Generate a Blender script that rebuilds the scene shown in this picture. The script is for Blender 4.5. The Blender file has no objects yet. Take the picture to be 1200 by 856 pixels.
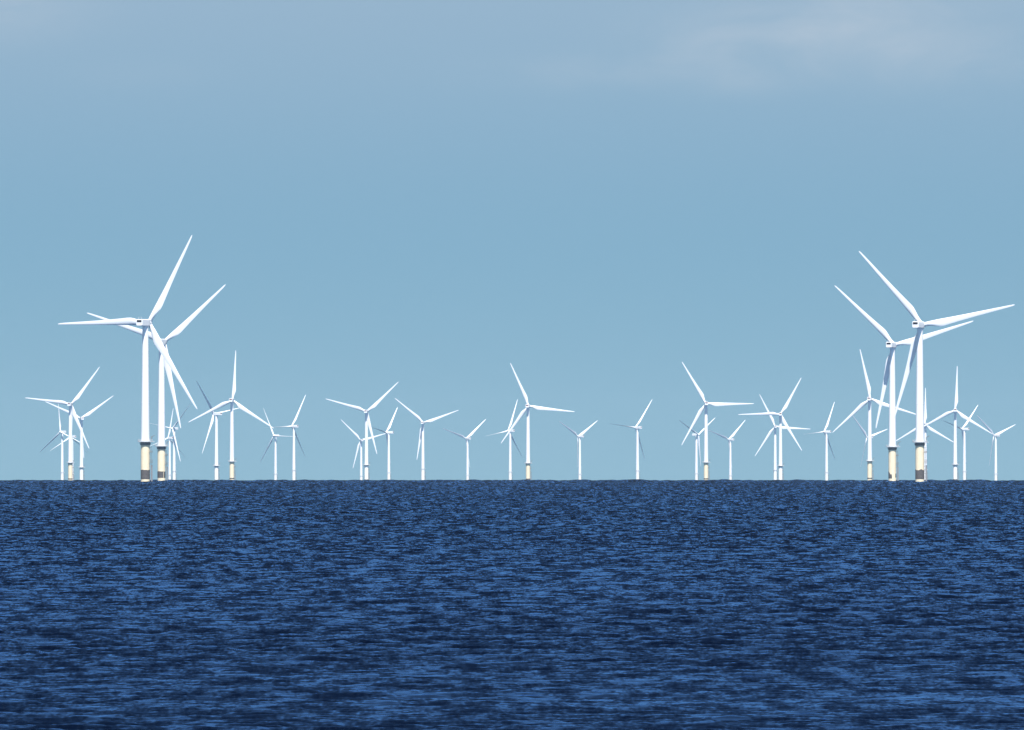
import bpy, bmesh, math, random
import numpy as np
from mathutils import Vector, Matrix

R = math.radians
scene = bpy.context.scene
C = scene.collection
random.seed(7)
rng = np.random.default_rng(11)

# ------------------------------------------------------------------ camera
EARTH = 6.371e6           # the sea is a piece of the real globe: far bases sink below the horizon
EYE = 6.5                 # metres above the water
F = 14000.0               # focal length in pixels of a 1200 px wide frame (long telephoto)
PITCH = 136.7 / F - math.sqrt(2 * EYE / EARTH)
cam = bpy.data.cameras.new('camera')
cam_o = bpy.data.objects.new('camera', cam)
C.objects.link(cam_o)
cam.sensor_width = 36.0
cam.lens = F / 1200 * 36.0
cam.clip_start = 1.0
cam.clip_end = 200000.0
cam_o.location = (0, 0, EYE)
cam_o.rotation_euler = (math.pi / 2 + PITCH, 0, 0)
scene.camera = cam_o

# ------------------------------------------------------------------ light
SUN_EL, SUN_B = 58.0, 4.0         # high midday sun behind the camera, a touch to the right
sun_dir = Vector((math.sin(R(SUN_B)) * math.cos(R(SUN_EL)), -math.cos(R(SUN_B)) * math.cos(R(SUN_EL)), math.sin(R(SUN_EL))))
sun = bpy.data.lights.new('sun', 'SUN')
sun.energy = 5.0
sun.angle = R(0.53)
sun.color = (1.0, 0.965, 0.92)
sun_o = bpy.data.objects.new('sun', sun)
C.objects.link(sun_o)
sun_o.rotation_euler = sun_dir.to_track_quat('Z', 'Y').to_euler()

world = bpy.data.worlds.new('World')
scene.world = world
world.use_nodes = True
wt = world.node_tree
wt.nodes.clear()
def wn(kind, **kw):
    n = wt.nodes.new(kind)
    for k, v in kw.items():
        setattr(n, k, v)
    return n
def wl(a, b): wt.links.new(a, b)
w_out = wn('ShaderNodeOutputWorld')
w_bg = wn('ShaderNodeBackground')
w_bg.inputs['Strength'].default_value = 0.05
sky = wn('ShaderNodeTexSky', sky_type='NISHITA', sun_disc=False)
sky.sun_elevation = R(SUN_EL)
sky.sun_rotation = R(180.0 - SUN_B)
sky.altitude = 0.0
sky.air_density = 1.0
sky.dust_density = 0.0
sky.ozone_density = 7.0
tc = wn('ShaderNodeTexCoord')
lift = wn('ShaderNodeVectorMath', operation='ADD')         # look the sky up a little above the true direction: a clear, dry horizon
lift.inputs[1].default_value = (0, 0, 0.10)
nrm = wn('ShaderNodeVectorMath', operation='NORMALIZE')
wl(tc.outputs['Generated'], lift.inputs[0]); wl(lift.outputs[0], nrm.inputs[0]); wl(nrm.outputs[0], sky.inputs[0])
tint = wn('ShaderNodeMix', data_type='RGBA', blend_type='MULTIPLY')
tint.inputs['Factor'].default_value = 1.0
SKY_TINT = (0.95, 1.06, 1.0, 1)
tint.inputs[7].default_value = SKY_TINT
wl(sky.outputs[0], tint.inputs[6])
# thin cirrus, streaky and very faint, laid out on the sky's own directions
mapn = wn('ShaderNodeMapping')
mapn.inputs['Location'].default_value = (2.2, 0.0, 0.55)
mapn.inputs['Scale'].default_value = (100.0, 4.0, 230.0)
wl(tc.outputs['Generated'], mapn.inputs[0])
cn = wn('ShaderNodeTexNoise')
cn.inputs['Scale'].default_value = 1.0
cn.inputs['Detail'].default_value = 6.0
cn.inputs['Roughness'].default_value = 0.55
cn.inputs['Distortion'].default_value = 0.6
wl(mapn.outputs[0], cn.inputs['Vector'])
cr = wn('ShaderNodeMapRange')
cr.inputs['From Min'].default_value = 0.22
cr.inputs['From Max'].default_value = 0.80
wl(cn.outputs['Fac'], cr.inputs['Value'])
sep = wn('ShaderNodeSeparateXYZ')
wl(tc.outputs['Generated'], sep.inputs[0])
def wm(op, a, b):
    n = wn('ShaderNodeMath', operation=op)
    for k, v in enumerate((a, b)):
        if isinstance(v, (int, float)): n.inputs[k].default_value = v
        else: wl(v, n.inputs[k])
    return n.outputs[0]
band = wn('ShaderNodeMapRange')           # a thin even veil from about one degree up
band.interpolation_type = 'SMOOTHSTEP'
band.inputs['From Min'].default_value = 0.016
band.inputs['From Max'].default_value = 0.044
wl(sep.outputs['Z'], band.inputs['Value'])
total = wm('MULTIPLY', band.outputs[0], 0.34)
for cx, cz, sx, sz, g in ((0.0190, 0.0358, 0.0075, 0.0026, 0.42), (0.0315, 0.0372, 0.0080, 0.0042, 0.50), (-0.0415, 0.0385, 0.0060, 0.0026, 0.34),
                          (0.0100, 0.0328, 0.0120, 0.0013, 0.22), (0.0390, 0.0335, 0.0060, 0.0020, 0.22), (-0.0300, 0.0325, 0.0060, 0.0012, 0.08), (0.0200, 0.0318, 0.0050, 0.0012, 0.16)):
    u = wm('DIVIDE', wm('SUBTRACT', sep.outputs['X'], cx), sx)
    v = wm('DIVIDE', wm('SUBTRACT', sep.outputs['Z'], cz), sz)
    e = wm('POWER', 2.718, wm('MULTIPLY', wm('ADD', wm('MULTIPLY', u, u), wm('MULTIPLY', v, v)), -1.0))
    total = wm('ADD', total, wm('MULTIPLY', wm('MULTIPLY', e, cr.outputs[0]), g * 0.95))
m3 = total.node
cloud = wn('ShaderNodeMix', data_type='RGBA')
wl(m3.outputs[0], cloud.inputs['Factor'])
wl(tint.outputs[2], cloud.inputs[6])
CLOUD = (6.8, 7.75, 8.9, 1)
cloud.inputs[7].default_value = CLOUD
wl(cloud.outputs[2], w_bg.inputs['Color'])
wl(w_bg.outputs[0], w_out.inputs[0])

scene.view_settings.view_transform = 'Standard'
scene.view_settings.look = 'None'
scene.view_settings.exposure = 0.65
scene.view_settings.gamma = 1.0
scene.view_settings.use_curve_mapping = False
scene.cycles.use_denoising = True
scene.cycles.denoiser = 'OPENIMAGEDENOISE'
scene.cycles.max_bounces = 6
scene.cycles.volume_bounces = 0

# ------------------------------------------------------------------ materials
def new_mat(name):
    m = bpy.data.materials.new(name)
    m.use_nodes = True
    return m, m.node_tree, m.node_tree.nodes['Principled BSDF']

def painted(name, col, rough=0.4, vary=0.06, scale=0.35, stretch=(1, 1, 0.12), spec=0.4):
    """weathered paint: faint vertical streaks in the base colour and the gloss"""
    m, nt, b = new_mat(name)
    t = nt.nodes.new('ShaderNodeTexCoord')
    mp = nt.nodes.new('ShaderNodeMapping'); mp.inputs['Scale'].default_value = stretch
    nz = nt.nodes.new('ShaderNodeTexNoise'); nz.inputs['Scale'].default_value = scale; nz.inputs['Detail'].default_value = 5
    rp = nt.nodes.new('ShaderNodeMix'); rp.data_type = 'RGBA'
    rp.inputs[6].default_value = (*[c * (1 - vary) for c in col], 1)
    rp.inputs[7].default_value = (*[min(1, c * (1 + vary)) for c in col], 1)
    nt.links.new(t.outputs['Object'], mp.inputs[0]); nt.links.new(mp.outputs[0], nz.inputs['Vector'])
    nt.links.new(nz.outputs['Fac'], rp.inputs['Factor']); nt.links.new(rp.outputs[2], b.inputs['Base Color'])
    b.inputs['Roughness'].default_value = rough
    b.inputs['Specular IOR Level'].default_value = spec
    return m

WHITE = painted('white_paint', (0.80, 0.81, 0.82), 0.38)
BLADE = painted('blade_gelcoat', (0.79, 0.80, 0.82), 0.32, 0.03, 0.2, (1, 1, 0.3))
NACELLE = painted('nacelle_shell', (0.78, 0.79, 0.80), 0.4, 0.03)
CREAM = painted('faded_yellow_paint', (0.79, 0.67, 0.47), 0.6, 0.20, 0.8, (1, 1, 0.3))
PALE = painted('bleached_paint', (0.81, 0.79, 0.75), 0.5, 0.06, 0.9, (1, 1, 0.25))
DARK = painted('dark_patch', (0.095, 0.088, 0.088), 0.8, 0.45, 1.5, (1, 1, 0.6))
STEEL = painted('weathered_steel', (0.20, 0.185, 0.18), 0.55, 0.25, 2.0, (1, 1, 1))
GRILLE = painted('vent_grille', (0.03, 0.03, 0.04), 0.6, 0.3, 3.0, (1, 1, 1))
GRILLE_RED = painted('vent_grille_red', (0.22, 0.06, 0.06), 0.6, 0.2, 3.0, (1, 1, 1))  # red-brown tone for the mid and far vents
GREY = painted('grey_steel', (0.26, 0.265, 0.28), 0.5, 0.15, 2.0, (1, 1, 1))
RAIL = painted('galvanised_rail', (0.55, 0.56, 0.57), 0.4, 0.1, 2.0, (1, 1, 1))

# ------------------------------------------------------------------ the sea
CHOP_LO, CHOP_HI, CHOP_AMP = 0.44, 0.67, 0.95
def build_sea():
    d = [2.0]
    while d[-1] < 60.0: d.append(d[-1] * 1.2)
    while d[-1] < 240.0: d.append(d[-1] * 1.004)
    while d[-1] < 10800.0: d.append(d[-1] * (1 + 0.0006 * max(1.0, d[-1] / 300.0) ** 0.4))
    while d[-1] < 26000.0: d.append(d[-1] * 1.012)
    d = np.array(d, dtype=np.float64)
    fine = np.linspace(-0.062, 0.062, 760)
    out = [0.062]
    step = fine[1] - fine[0]
    while out[-1] < R(174):
        step *= 1.07
        out.append(out[-1] + step)
    out = np.array(out[1:])
    a = np.concatenate([-out[::-1], fine, out])
    da = np.gradient(a)
    nr, nc = len(d), len(a)
    dr = np.gradient(d)
    ca, sa = np.cos(a), np.sin(a)
    # wind sea: many short crests running towards the shore, some longer swell under them
    comps = []
    for lo, hi, n, slope, spread in ((0.25, 0.5, 40, 0.080, 34), (0.5, 1.0, 48, 0.110, 30), (1.0, 2.0, 44, 0.085, 29),
                                     (2.0, 4.0, 38, 0.042, 28), (4.0, 9.0, 28, 0.018, 26), (9.0, 40.0, 20, 0.009, 20)):
        for k in range(n):
            lam = lo * (hi / lo) ** rng.random()
            th = R(rng.normal(8, spread))
            kk = 2 * math.pi / lam
            comps.append((lam, kk * math.sin(th), -kk * math.cos(th), slope * math.sqrt(2.0 / n) / kk, rng.random() * 2 * math.pi))
    Z = np.zeros((nr, nc), dtype=np.float32)
    DX = np.zeros((nr, nc), dtype=np.float32)
    DY = np.zeros((nr, nc), dtype=np.float32)
    CH = 200
    # gusts: patches of rougher and calmer water
    gust = [(2 * math.pi / L, R(rng.uniform(0, 360)), rng.random() * 6.28) for L in (37, 61, 90, 140, 230, 380)]
    for r0 in range(0, nr, CH):
        dd = d[r0:r0 + CH, None]
        X = dd * sa[None]; Y = dd * ca[None]
        smp = np.maximum(dr[r0:r0 + CH, None] * 0.3, dd * da[None] * 2.2)
        G = np.ones_like(X)
        for k, t, ph in gust:
            G += 0.15 * np.sin(k * (X * math.cos(t) + Y * math.sin(t)) + ph)
        off = np.clip((dd - 900) / 7000, 0, 1)
        z = np.zeros_like(X); dx = np.zeros_like(X); dy = np.zeros_like(X)
        for lam, kx, ky, A, ph in comps:
            if (smp > lam).all(): continue
            w = np.clip((lam / smp - 1.0) / 0.6, 0, 1)
            w = w * A * (1 + (18.0 * off * off if lam > 9 else (15.0 if lam > 4 else 1.2) * off)) * (G if lam < 9 else 1)
            arg = np.mod(kx * X + ky * Y + ph, 2 * math.pi).astype(np.float32)
            s = np.sin(arg); c = np.cos(arg)
            k = math.hypot(kx, ky)
            z += w * c
            dx -= 0.8 * w * s * kx / k
            dy -= 0.8 * w * s * ky / k
        Z[r0:r0 + CH] = z - dd ** 2 / (2 * EARTH)
        DX[r0:r0 + CH] = X + dx; DY[r0:r0 + CH] = Y + dy
    co = np.stack([DX, DY, Z], -1).reshape(-1, 3).astype(np.float32)
    i = np.arange(nr - 1)[:, None] * nc + np.arange(nc - 1)[None]
    quads = np.stack([i, i + 1, i + nc + 1, i + nc], -1).reshape(-1, 4).astype(np.int32)
    me = bpy.data.meshes.new('sea')
    me.vertices.add(len(co)); me.vertices.foreach_set('co', co.ravel())
    me.loops.add(quads.size); me.loops.foreach_set('vertex_index', quads.ravel())
    me.polygons.add(len(quads))
    me.polygons.foreach_set('loop_start', np.arange(0, quads.size, 4, dtype=np.int32))
    me.update(calc_edges=True)
    me.shade_smooth()
    m, nt, b = new_mat('sea_water')
    N, L = nt.nodes, nt.links
    geo = N.new('ShaderNodeNewGeometry')
    def ripple(scale, amp, detail):
        mp = N.new('ShaderNodeMapping'); mp.inputs['Scale'].default_value = (1.0, 1.7, 0.0)
        nz = N.new('ShaderNodeTexNoise'); nz.inputs['Scale'].default_value = scale
        nz.inputs['Detail'].default_value = detail; nz.inputs['Roughness'].default_value = 0.6
        L.new(geo.outputs['Position'], mp.inputs[0]); L.new(mp.outputs[0], nz.inputs['Vector'])
        s = N.new('ShaderNodeVectorMath'); s.operation = 'SUBTRACT'; s.inputs[1].default_value = (0.5, 0.5, 0.5)
        L.new(nz.outputs['Color'], s.inputs[0])
        q = N.new('ShaderNodeVectorMath'); q.operation = 'MULTIPLY'; q.inputs[1].default_value = (amp, amp, 0)
        L.new(s.outputs[0], q.inputs[0])
        return q.outputs[0]
    # wavelets finer than the mesh: faint ripples everywhere, and the steep near faces of the chop, in clumps of every size
    a0 = N.new('ShaderNodeVectorMath'); L.new(ripple(4.0, 0.14, 3), a0.inputs[0]); L.new(ripple(1.0, 0.18, 2), a0.inputs[1])
    ln = N.new('ShaderNodeVectorMath'); ln.operation = 'LENGTH'; L.new(geo.outputs['Position'], ln.inputs[0])
    fa = N.new('ShaderNodeMapRange'); fa.inputs['From Min'].default_value = 250; fa.inputs['From Max'].default_value = 1500
    fa.inputs['To Min'].default_value = 0.42; fa.inputs['To Max'].default_value = 1.15
    L.new(ln.outputs['Value'], fa.inputs['Value'])
    mp = N.new('ShaderNodeMapping'); mp.inputs['Scale'].default_value = (1.3, 0.24, 0.0)
    nz = N.new('ShaderNodeTexNoise'); nz.inputs['Scale'].default_value = 0.38; nz.inputs['Detail'].default_value = 4.0
    nz.inputs['Roughness'].default_value = 0.90; nz.inputs['Lacunarity'].default_value = 2.1
    L.new(geo.outputs['Position'], mp.inputs[0]); L.new(mp.outputs[0], nz.inputs['Vector'])
    st = N.new('ShaderNodeMapRange'); st.inputs['From Min'].default_value = CHOP_LO; st.inputs['From Max'].default_value = CHOP_HI
    st.inputs['To Min'].default_value = -0.0; st.inputs['To Max'].default_value = -CHOP_AMP
    L.new(nz.outputs['Fac'], st.inputs['Value'])
    cb = N.new('ShaderNodeCombineXYZ'); L.new(st.outputs[0], cb.inputs['Y'])
    sc = N.new('ShaderNodeVectorMath'); sc.operation = 'SCALE'; L.new(cb.outputs[0], sc.inputs[0]); L.new(fa.outputs[0], sc.inputs['Scale'])
    a1 = N.new('ShaderNodeVectorMath'); L.new(a0.outputs[0], a1.inputs[0]); L.new(sc.outputs[0], a1.inputs[1])
    a2 = N.new('ShaderNodeVectorMath'); L.new(geo.outputs['Normal'], a2.inputs[0]); L.new(a1.outputs[0], a2.inputs[1])
    nn = N.new('ShaderNodeVectorMath'); nn.operation = 'NORMALIZE'; L.new(a2.outputs[0], nn.inputs[0])
    L.new(nn.outputs[0], b.inputs['Normal'])
    b.inputs['Base Color'].default_value = (0.0004, 0.0016, 0.0075, 1)
    b.inputs['Roughness'].default_value = 1.0
    b.inputs['Specular IOR Level'].default_value = 0.0
    gl = N.new('ShaderNodeBsdfGlossy'); gl.inputs['Color'].default_value = (0.27, 0.525, 0.93, 1); gl.inputs['Roughness'].default_value = 0.06
    fr = N.new('ShaderNodeFresnel'); fr.inputs['IOR'].default_value = 1.333
    L.new(nn.outputs[0], gl.inputs['Normal']); L.new(nn.outputs[0], fr.inputs['Normal'])
    mx = N.new('ShaderNodeMixShader')
    L.new(fr.outputs[0], mx.inputs[0]); L.new(b.outputs[0], mx.inputs[1]); L.new(gl.outputs[0], mx.inputs[2])
    L.new(mx.outputs[0], N['Material Output'].inputs['Surface'])
    me.materials.append(m)
    o = bpy.data.objects.new('sea', me)
    C.objects.link(o)
    o['kind'] = 'structure'
    return o
build_sea()

# ------------------------------------------------------------------ turbine meshes
def mesh_from(bm, name, mat, smooth=True, angle=35):
    bmesh.ops.recalc_face_normals(bm, faces=bm.faces[:])
    me = bpy.data.meshes.new(name)
    bm.to_mesh(me); bm.free()
    me.materials.append(mat)
    if smooth:
        me.shade_smooth()
        me.set_sharp_from_angle(angle=R(angle))
    return me

def lathe(bm, prof, seg=40, close=True):
    rings = []
    for r, z in prof:
        rings.append([bm.verts.new((r * math.cos(2 * math.pi * k / seg), r * math.sin(2 * math.pi * k / seg), z)) for k in range(seg)])
    for p, q in zip(rings, rings[1:]):
        for k in range(seg):
            bm.faces.new((p[k], p[(k + 1) % seg], q[(k + 1) % seg], q[k]))
    if close:
        bm.faces.new(rings[0][::-1]); bm.faces.new(rings[-1])

def tube(bm, p, q, r, seg=8):
    p, q = Vector(p), Vector(q)
    ax = (q - p).normalized()
    u = ax.orthogonal().normalized(); v = ax.cross(u)
    A = [bm.verts.new(p + r * (math.cos(t) * u + math.sin(t) * v)) for t in [2 * math.pi * k / seg for k in range(seg)]]
    B = [bm.verts.new(q + r * (math.cos(t) * u + math.sin(t) * v)) for t in [2 * math.pi * k / seg for k in range(seg)]]
    for k in range(seg):
        bm.faces.new((A[k], A[(k + 1) % seg], B[(k + 1) % seg], B[k]))
    bm.faces.new(A[::-1]); bm.faces.new(B)

def box(bm, lo, hi):
    vs = [bm.verts.new((x, y, z)) for x in (lo[0], hi[0]) for y in (lo[1], hi[1]) for z in (lo[2], hi[2])]
    for f in ((0, 1, 3, 2), (4, 6, 7, 5), (0, 4, 5, 1), (2, 3, 7, 6), (0, 2, 6, 4), (1, 5, 7, 3)):
        bm.faces.new([vs[i] for i in f])
    return vs

HUB_Z, DECK_Z, TP_R, BLADE_L = 86.0, 22.2, 2.42, 54.0
HUB_Y = 4.6                     # the rotor stands on the far, upwind side of the tower
TILT = R(3.0)

def tower_mesh():
    bm = bmesh.new()
    prof = []
    for i in range(4):                                     # three flanged sections
        t = i / 3
    z0, z1 = DECK_Z + 0.1, HUB_Z - 1.9
    for i in range(3):
        a = z0 + (z1 - z0) * i / 3; b = z0 + (z1 - z0) * (i + 1) / 3
        ra = 2.36 - 0.80 * i / 3; rb = 2.36 - 0.80 * (i + 1) / 3
        prof += [(ra + 0.05, a), (ra + 0.05, a + 0.18), (ra, a + 0.2), (rb, b - 0.2), (rb + 0.05, b - 0.18), (rb + 0.05, b - 0.002)]
    lathe(bm, prof, 44)
    return mesh_from(bm, 'tower', WHITE)

def tp_mesh(mat):
    bm = bmesh.new()
    lathe(bm, [(TP_R, -12), (TP_R, 20.2), (TP_R + 0.12, 20.3), (TP_R + 0.12, 20.9), (TP_R, 21.0), (TP_R, DECK_Z - 0.31)], 44)
    return mesh_from(bm, 'transition_piece', mat)

def collar_mesh(z0, mat, reach=3.2):
    bm = bmesh.new()                                       # bracket ring carrying the deck; its shade is put into near and mid colours
    lathe(bm, [(TP_R + 0.02, z0), (TP_R + 0.30, z0 + 0.3), (TP_R + 0.30, DECK_Z - 0.32), (TP_R + 0.02, DECK_Z - 0.31)], 40, close=False)
    for k in range(10):
        t = 2 * math.pi * k / 10
        c, s = math.cos(t), math.sin(t)
        tube(bm, ((TP_R + 0.3) * c, (TP_R + 0.3) * s, z0 + 0.4), (reach * c, reach * s, DECK_Z - 0.33), 0.07, 6)
    return mesh_from(bm, 'bracket_ring', mat)

def deck_mesh(r):
    bm = bmesh.new()
    lathe(bm, [(2.44, DECK_Z - 0.3), (r, DECK_Z - 0.3), (r, DECK_Z + 0.28), (r - 0.06, DECK_Z + 0.28), (r - 0.06, DECK_Z), (2.44, DECK_Z)], 40, close=False)
    box(bm, (r - 0.05, -1.1, DECK_Z - 0.29), (r + 0.85, 1.1, DECK_Z - 0.01))
    return mesh_from(bm, 'platform', RAIL)

def railing_mesh(r):
    bm = bmesh.new()
    n = 22
    pts = [(r * math.cos(2 * math.pi * k / n), r * math.sin(2 * math.pi * k / n)) for k in range(n)]
    for k, (x, y) in enumerate(pts):
        tube(bm, (x, y, DECK_Z), (x, y, DECK_Z + 1.15), 0.05, 6)
        x2, y2 = pts[(k + 1) % n]
        for z in (0.55, 1.12):
            tube(bm, (x, y, DECK_Z + z), (x2, y2, DECK_Z + z), 0.045, 6)
    return mesh_from(bm, 'railing', RAIL)

def crane_mesh():
    bm = bmesh.new()
    x, y = 3.3, -1.6
    tube(bm, (x, y, DECK_Z), (x, y, DECK_Z + 2.6), 0.16, 8)
    tube(bm, (x, y, DECK_Z + 2.5), (x + 1.9, y - 0.5, DECK_Z + 3.3), 0.12, 8)
    tube(bm, (x, y, DECK_Z + 1.3), (x + 1.0, y - 0.26, DECK_Z + 2.9), 0.07, 6)
    return mesh_from(bm, 'davit_crane', STEEL)

def landing_mesh():
    bm = bmesh.new()
    for y in (-0.85, 0.85):                                # two fender tubes standing off the pile
        tube(bm, (TP_R + 1.15, y, -4), (TP_R + 1.15, y, 9.5), 0.2, 10)
        for z in (1.5, 5.0, 9.0):
            tube(bm, (TP_R - 0.1, y * 0.7, z), (TP_R + 1.15, y, z), 0.12, 8)
    return mesh_from(bm, 'boat_landing', GREY)

def ladder_mesh():
    bm = bmesh.new()
    x = TP_R + 0.75
    for y in (-0.28, 0.28):
        tube(bm, (x, y, -2), (x, y, 19.6), 0.06, 6)
    for k in range(62):
        z = -1.6 + k * 0.34
        tube(bm, (x, -0.28, z), (x, 0.28, z), 0.035, 6)
    for z in (3, 7, 13.5, 16.5, 19.2):
        tube(bm, (TP_R - 0.05, -0.28, z), (x, -0.28, z), 0.05, 6)
        tube(bm, (TP_R - 0.05, 0.28, z), (x, 0.28, z), 0.05, 6)
    return mesh_from(bm, 'ladder', STEEL)

def rest_mesh(z, h):
    bm = bmesh.new()                                       # a rest platform with a small cage on the ladder
    box(bm, (TP_R - 0.02, -1.0, z), (TP_R + 1.5, 1.0, z + 0.16))
    for (x, y) in ((TP_R + 1.42, -0.94), (TP_R + 1.42, 0.94), (TP_R + 0.5, -0.94), (TP_R + 0.5, 0.94)):
        tube(bm, (x, y, z + 0.15), (x, y, z + h), 0.06, 6)
    for zz in (z + h * 0.55, z + h - 0.05):
        tube(bm, (TP_R + 1.42, -0.94, zz), (TP_R + 1.42, 0.94, zz), 0.06, 6)
        for y in (-0.94, 0.94):
            tube(bm, (TP_R + 0.1, y, zz), (TP_R + 1.42, y, zz), 0.06, 6)
    return mesh_from(bm, 'rest_platform', STEEL)

def band_mesh(a0, a1, lo, hi, skew=0.0, rough=0.25, seed=1):
    """a dark, slightly raised patch wrapped on the pile, with an uneven top edge"""
    rg = random.Random(seed)
    bm = bmesh.new()
    n = 40
    full = a1 - a0 >= 359.9
    rows = []
    ph = [rg.random() * 6.28 for _ in range(4)]
    for k in range(n + (0 if full else 1)):
        t = k / n
        a = R(a0 + (a1 - a0) * t)
        wob = rough * sum(math.sin(2 * math.pi * t * f + p) / f for f, p in zip((2, 3, 5, 9), ph))
        top = hi - skew * t * (hi - lo) + wob
        top = max(top, lo + 0.1)
        c, s = math.cos(a), math.sin(a)
        ri, ro = TP_R - 0.05, TP_R + 0.06
        rows.append([bm.verts.new((ri * c, ri * s, lo)), bm.verts.new((ro * c, ro * s, lo)), bm.verts.new((ro * c, ro * s, top)), bm.verts.new((ri * c, ri * s, top))])
    m = len(rows)
    for k in range(m if full else m - 1):
        p, q = rows[k], rows[(k + 1) % m]
        for j in range(4):
            bm.faces.new((p[j], p[(j + 1) % 4], q[(j + 1) % 4], q[j]))
    if not full:
        bm.faces.new(rows[0]); bm.faces.new(rows[-1][::-1])
    return mesh_from(bm, 'dark_band', DARK)

def nacelle_mesh():
    bm = bmesh.new()
    secs = [(-7.9, 1.70, -1.62, 1.62), (-7.6, 1.88, -1.85, 1.80), (0.5, 1.92, -1.90, 1.86), (2.4, 1.86, -1.84, 1.80), (3.0, 1.6, -1.6, 1.6)]
    rings = []
    for y, w, lo, hi in secs:
        ch = 0.35
        ring = [(w - ch, lo), (w, lo + ch), (w, hi - ch), (w - ch, hi), (-w + ch, hi), (-w, hi - ch), (-w, lo + ch), (-w + ch, lo)]
        rings.append([bm.verts.new((x, y, z)) for x, z in ring])
    for p, q in zip(rings, rings[1:]):
        for k in range(8):
            bm.faces.new((p[k], p[(k + 1) % 8], q[(k + 1) % 8], q[k]))
    bm.faces.new(rings[0]); bm.faces.new(rings[-1][::-1])
    tm = [(1.58, -2.05), (1.62, -1.88)]                    # yaw ring on the tower head
    lathe(bm, tm, 32)
    return mesh_from(bm, 'nacelle', NACELLE, angle=28)

def vent_mesh(mat):
    bm = bmesh.new()
    box(bm, (-1.35, -7.97, 0.20), (1.35, -7.80, 1.32))
    for k in range(5):
        z = 0.3 + k * 0.22
        box(bm, (-1.3, -8.03, z), (1.3, -7.98, z + 0.08))
    return mesh_from(bm, 'rear_vent', mat, smooth=False)

def mast_mesh():
    bm = bmesh.new()
    for x in (-0.9, 0.9):
        tube(bm, (x, -6.6, 1.75), (x, -6.6, 3.0), 0.07, 6)
    tube(bm, (-0.9, -6.6, 2.95), (0.9, -6.6, 2.95), 0.05, 6)
    return mesh_from(bm, 'wind_sensor_mast', RAIL)

def hub_mesh():
    bm = bmesh.new()
    seg = 28
    prof = [(1.35, -1.6), (1.62, -1.2), (1.70, 0.0), (1.58, 0.9), (1.15, 1.7), (0.55, 2.1), (0.05, 2.2)]
    rings = [[bm.verts.new((r * math.cos(2 * math.pi * k / seg), y, r * math.sin(2 * math.pi * k / seg))) for k in range(seg)] for r, y in prof]
    for p, q in zip(rings, rings[1:]):
        for k in range(seg):
            bm.faces.new((p[k], p[(k + 1) % seg], q[(k + 1) % seg], q[k]))
    bm.faces.new(rings[0][::-1]); bm.faces.new(rings[-1])
    return mesh_from(bm, 'hub', NACELLE)

def blade_mesh():
    """root cylinder, shoulder with the widest chord at a fifth of the span, slim twisted tip"""
    bm = bmesh.new()
    #  r, chord, thickness ratio, twist, offset of the leading edge from the pitch axis (share of the chord)
    st = [(1.2, 2.3, 1.0, 14, .5), (3.2, 2.35, 1.0, 14, .5), (5.5, 2.9, .72, 14, .43), (8.0, 3.7, .48, 13, .34), (10.2, 4.2, .36, 11.5, .29),
          (12.5, 4.1, .31, 10, .28), (16, 3.65, .27, 8, .28), (21, 3.1, .24, 6, .28), (27, 2.6, .21, 4.2, .29), (33, 2.15, .2, 2.8, .30),
          (39, 1.75, .19, 1.8, .31), (45, 1.38, .18, 1.0, .32), (50, 1.05, .18, .4, .34), (52.8, .78, .18, 0, .38), (BLADE_L, .32, .18, 0, .5)]
    n = 22
    rings = []
    for r, c, th, tw, le in st:
        ring = []
        b = R(tw + 2.0)
        for k in range(n):
            a = 2 * math.pi * k / n
            u = 0.5 - 0.5 * math.cos(a)                    # 0 leading edge .. 1 trailing edge
            round_ = max(0.0, (th - 0.3) / 0.7)
            yt = 0.5 * th * c * (round_ * abs(math.sin(a)) + (1 - round_) * (2.9 * math.sqrt(max(u, 0)) * (1 - u) ** 0.9 * 0.92 if u < 1 else 0) * 0.9)
            y = yt if k < n / 2 else -yt
            x = (u - le) * c
            ring.append(bm.verts.new((x * math.cos(b) + y * math.sin(b), -x * math.sin(b) + y * math.cos(b), r)))
        rings.append(ring)
    for p, q in zip(rings, rings[1:]):
        for k in range(n):
            bm.faces.new((p[k], p[(k + 1) % n], q[(k + 1) % n], q[k]))
    bm.faces.new(rings[0][::-1]); bm.faces.new(rings[-1])
    return mesh_from(bm, 'blade', BLADE, angle=50)

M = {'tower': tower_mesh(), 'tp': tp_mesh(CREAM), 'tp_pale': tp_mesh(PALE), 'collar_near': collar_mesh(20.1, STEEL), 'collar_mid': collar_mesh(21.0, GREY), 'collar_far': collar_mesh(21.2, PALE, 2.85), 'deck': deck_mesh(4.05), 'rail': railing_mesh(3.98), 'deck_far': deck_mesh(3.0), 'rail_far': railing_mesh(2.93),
     'crane': crane_mesh(), 'landing': landing_mesh(), 'ladder': ladder_mesh(), 'rest': rest_mesh(10.6, 1.9), 'rest_high': rest_mesh(16.3, 0.9), 'nacelle': nacelle_mesh(),
     'vent': vent_mesh(GRILLE), 'vent_red': vent_mesh(GRILLE_RED), 'mast': mast_mesh(), 'hub': hub_mesh(), 'blade': blade_mesh(),
     'ring': band_mesh(0, 360, 3.6, 4.9, 0, 0.1, 3),
     # angles: 0 right of the picture, 270 towards the viewer
     'band_A': band_mesh(170, 395, 1.9, 6.9, 0, 0.22, 5),
     'band_B': band_mesh(172, 300, 2.6, 6.6, 0, 0.15, 8), 'band_B2': band_mesh(307, 392, 2.6, 6.5, 0, 0.2, 9),
     'band_N': band_mesh(180, 262, 2.2, 7.2, 0.62, 0.5, 12), 'band_N2': band_mesh(318, 352, 2.8, 5.2, 0, 0.3, 13),
     'band_O': band_mesh(165, 392, 1.9, 7.1, 0.05, 0.4, 21)}

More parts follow.
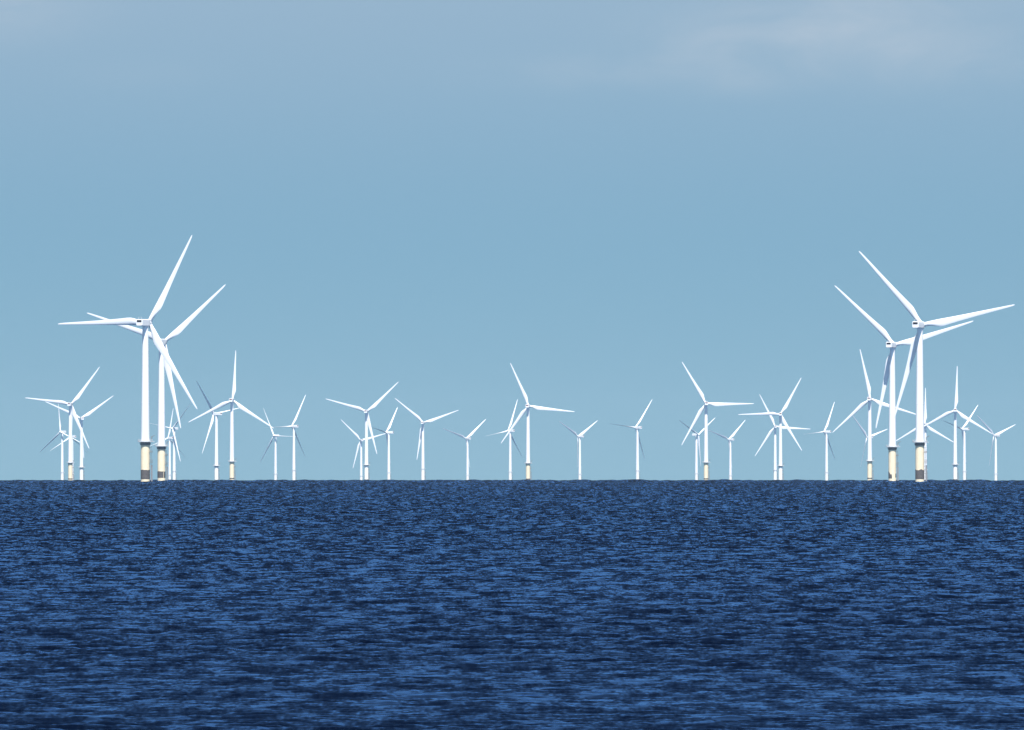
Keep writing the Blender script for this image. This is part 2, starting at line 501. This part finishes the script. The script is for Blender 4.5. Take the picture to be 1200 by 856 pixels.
def part(name, me, parent, loc=(0, 0, 0), rot=(0, 0, 0)):
    o = bpy.data.objects.new(name, me)
    C.objects.link(o)
    o.parent = parent
    o.location = loc
    o.rotation_euler = rot
    return o

def place(px, py):
    """distance at which a hub of HUB_Z stands at this height above the curved sea in the photograph"""
    t = math.tan(PITCH + math.atan((428 - py) / F))
    d = EARTH * (-t + math.sqrt(t * t + 2 * (HUB_Z - EYE) / EARTH))
    return (px - 600) / F * d, d

def turbine(px, py, yaw, phase, label, kind='far', bands=()):
    pitch = (24 if px in (546.3, 677.3, 853.9, 1164.7, 1016.0) else 76) if kind != 'near' and abs(yaw) > 30 else 0      # the ones turned out of the wind stand idle with feathered blades
    hx, hy = place(px, py)
    y = R(yaw)
    x0, y0 = hx - HUB_Y * math.sin(y), hy - HUB_Y * math.cos(y)
    root = bpy.data.objects.new('wind_turbine', None)
    C.objects.link(root)
    root.empty_display_size = 5
    root.location = (x0, y0, -(x0 * x0 + y0 * y0) / (2 * EARTH))
    root['label'] = label
    root['category'] = 'wind turbine'
    root['group'] = 'white wind turbines standing in the sea'
    head = (0, 0, -y)                                      # the head turns into the wind, the base does not
    part('tower', M['tower'], root)
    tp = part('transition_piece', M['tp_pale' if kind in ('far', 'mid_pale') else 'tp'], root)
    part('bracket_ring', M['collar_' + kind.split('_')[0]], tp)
    for b in (bands or (('ring',) if kind.startswith('mid') else ())):
        part('dark_band', M[b], tp)
    far = '_far' if kind == 'far' else ''
    dk = part('platform', M['deck' + far], root)
    part('railing', M['rail' + far], dk)
    if kind != 'far':
        part('davit_crane', M['crane'], dk)
    lr = (0, 0, R(-12))
    part('boat_landing', M['landing'], root, rot=lr)
    ld = part('ladder', M['ladder'], root, rot=lr)
    part('rest_platform', M['rest'], ld)
    part('rest_platform', M['rest_high'], ld)
    na = part('nacelle', M['nacelle'], root, (0, 0, HUB_Z), head)
    part('rear_vent', M['vent' if kind == 'near' else 'vent_red'], na)
    part('wind_sensor_mast', M['mast'], na)
    hp = Matrix.Translation((0, 0, HUB_Z)) @ Matrix.Rotation(-y, 4, 'Z') @ Matrix.Translation((0, HUB_Y, 0)) @ Matrix.Rotation(TILT, 4, 'X')
    hb = part('hub', M['hub'], root)
    hb.matrix_local = hp
    for k in range(3):
        bl = part('blade', M['blade'], root)
        bl.matrix_local = hp @ Matrix.Rotation(R(phase + 120 * k), 4, 'Y') @ Matrix.Rotation(R(-pitch), 4, 'Z') @ Matrix.Diagonal((1, 1, 1.0 if kind == 'near' else 0.97, 1))
    return root

TURBINES = [
 (174.5, 378.5, 23, 29.5, 'near', ('band_A',), 'tallest turbine on the left, cream base with solid dark block, one blade pointing straight left'),
 (192.5, 401.0, 20, 49.5, 'near', ('band_B', 'band_B2'), 'second large turbine on the left, half hidden behind the blade of the tallest left one'),
 (1081.0, 381.0, 20, 78.5, 'near', ('band_O',), 'tallest turbine on the right, cream base with dark block, long blade towards right edge'),
 (1048.3, 404.5, 19, 74.0, 'near', ('band_N', 'band_N2'), 'second large turbine on the right, small dark patch on its cream base'),
 (83.5, 474.2, 10, 38.0, 'mid', (), 'mid-sized turbine near the left edge with blades up right and flat left'),
 (94.8, 490.7, -12, 55.0, 'mid_pale', (), 'mid-sized turbine just right of the larger one at far left, one blade raised right'),
 (272.6, 469.4, 8, 4.0, 'mid', (), 'mid-sized turbine with one blade straight up, right of the two large left turbines'),
 (250.5, 485.2, -48, 80.5, 'mid_pale', (), 'turbine turned sideways with its dark shaded blade up left, beside the one with upright blade'),
 (430.1, 482.6, 8, 47.0, 'mid_pale', (), 'mid-sized turbine in the left middle, tallest of a cluster of three, blades in wide Y'),
 (619.5, 476.1, 8, 97.0, 'mid', (), 'tallest turbine at the middle of the row, one blade up left, one pointing right'),
 (827.1, 473.2, -3, 90.0, 'mid', (), 'mid-sized turbine right of the middle with one blade level to the right'),
 (914.7, 485.7, 2, 29.5, 'mid_pale', (), 'taller of two overlapping turbines, grey collar on its base, one blade level to the left'),
 (1019.8, 467.7, 8, 108.5, 'mid', (), 'mid-sized turbine just left of the large right pair with steep blade and cream base'),
 (1119.4, 481.0, 2, 2.5, 'mid_pale', (), 'mid-sized turbine right of the tallest right one with one blade straight up'),
 (70.8, 506.4, -143, 8.0, 'far', (), 'small leftmost turbine on the horizon with a nearly upright blade'),
 (82.6, 512.0, -45, 2.5, 'far', (), 'tiny far turbine hidden behind the tower of the mid-sized far left one'),
 (202.0, 502.5, -145, 79.0, 'far', (), 'small turbine right of the second large left tower with shaded blade up right'),
 (197.0, 513.5, -40, 10.0, 'far', (), 'tiny turbine tucked against the right side of the second large left tower'),
 (320.9, 510.8, -142, 28.0, 'far', (), 'smaller left one of a pair of thin turbines, its blade pointing up left'),
 (342.0, 499.9, -42, 28.0, 'far', (), 'thin turbine with raised blade, taller right one of the pair right of the upright blade'),
 (422.6, 516.2, -15, 75.0, 'far', (), 'small turbine close left of the wide Y turbine, blade pointing up left'),
 (452.7, 507.1, -62, 39.5, 'far', (), 'thin turbine seen almost edge on, right of the wide Y turbine'),
 (496.2, 495.6, 8, 70.5, 'far', (), 'lone small turbine left of the middle, two blades spread wide like a V'),
 (546.3, 514.1, -33, 49.5, 'far', (), 'lone tiny turbine between the V bladed one and the central pair'),
 (595.5, 505.1, -46, 20.5, 'far', (), 'thin turbine with near upright blade just left of the tallest central turbine'),
 (677.3, 511.6, -44, 59.0, 'far', (), 'lone small turbine with a Y of blades just right of the tallest central turbine'),
 (744.7, 501.4, -41, 36.5, 'far', (), 'lone thin turbine in the wide gap right of the middle, nacelle pointing right'),
 (818.6, 509.7, 132, 63.0, 'far', (), 'small turbine with nacelle pointing left, crossed by the lower blade of a mid-sized one'),
 (853.9, 515.3, -42, 48.0, 'far', (), 'tiny turbine under the tip of the level right pointing blade'),
 (908.2, 500.1, -3, 94.0, 'far', (), 'shorter left one of two overlapping turbines, blade level to the right'),
 (966.0, 506.2, -50, 25.5, 'far', (), 'lone thin turbine with steep blade between the overlapping pair and the large right pair'),
 (1016.0, 512.5, -45, 74.5, 'far', (), 'tiny turbine hidden behind the tower of the mid-sized one left of the large right pair'),
 (1083.6, 497.8, -10, 0.5, 'far', (), 'small turbine with upright blade half hidden behind the tallest right tower'),
 (1127.4, 503.1, -50, 45.0, 'far', (), 'thin turbine with raised blade just right of the upright bladed one near right edge'),
 (1164.7, 510.5, -42, 69.5, 'far', (), 'small rightmost turbine on the horizon with blades spread like a Y'),
]
for px, py, yaw, ph, kind, bands, label in TURBINES:
    turbine(px, py, yaw, ph, label, kind, bands)

# ------------------------------------------------------------------ haze
HAZE = 0.75e-5
if HAZE:
    bm = bmesh.new()
    box(bm, (-26600, -26600, -57.0), (26600, 26600, 150))
    m = bpy.data.materials.new('sea_haze')
    m.use_nodes = True
    nt = m.node_tree
    nt.nodes.clear()
    out = nt.nodes.new('ShaderNodeOutputMaterial')
    vol = nt.nodes.new('ShaderNodeVolumePrincipled')
    vol.inputs['Color'].default_value = (0.60, 0.82, 1.0, 1)
    vol.inputs['Density'].default_value = HAZE
    vol.inputs['Anisotropy'].default_value = 0.0
    nt.links.new(vol.outputs[0], out.inputs['Volume'])
    me = mesh_from(bm, 'haze', m, smooth=False)
    hz = bpy.data.objects.new('haze', me)
    C.objects.link(hz)
    hz['kind'] = 'stuff'
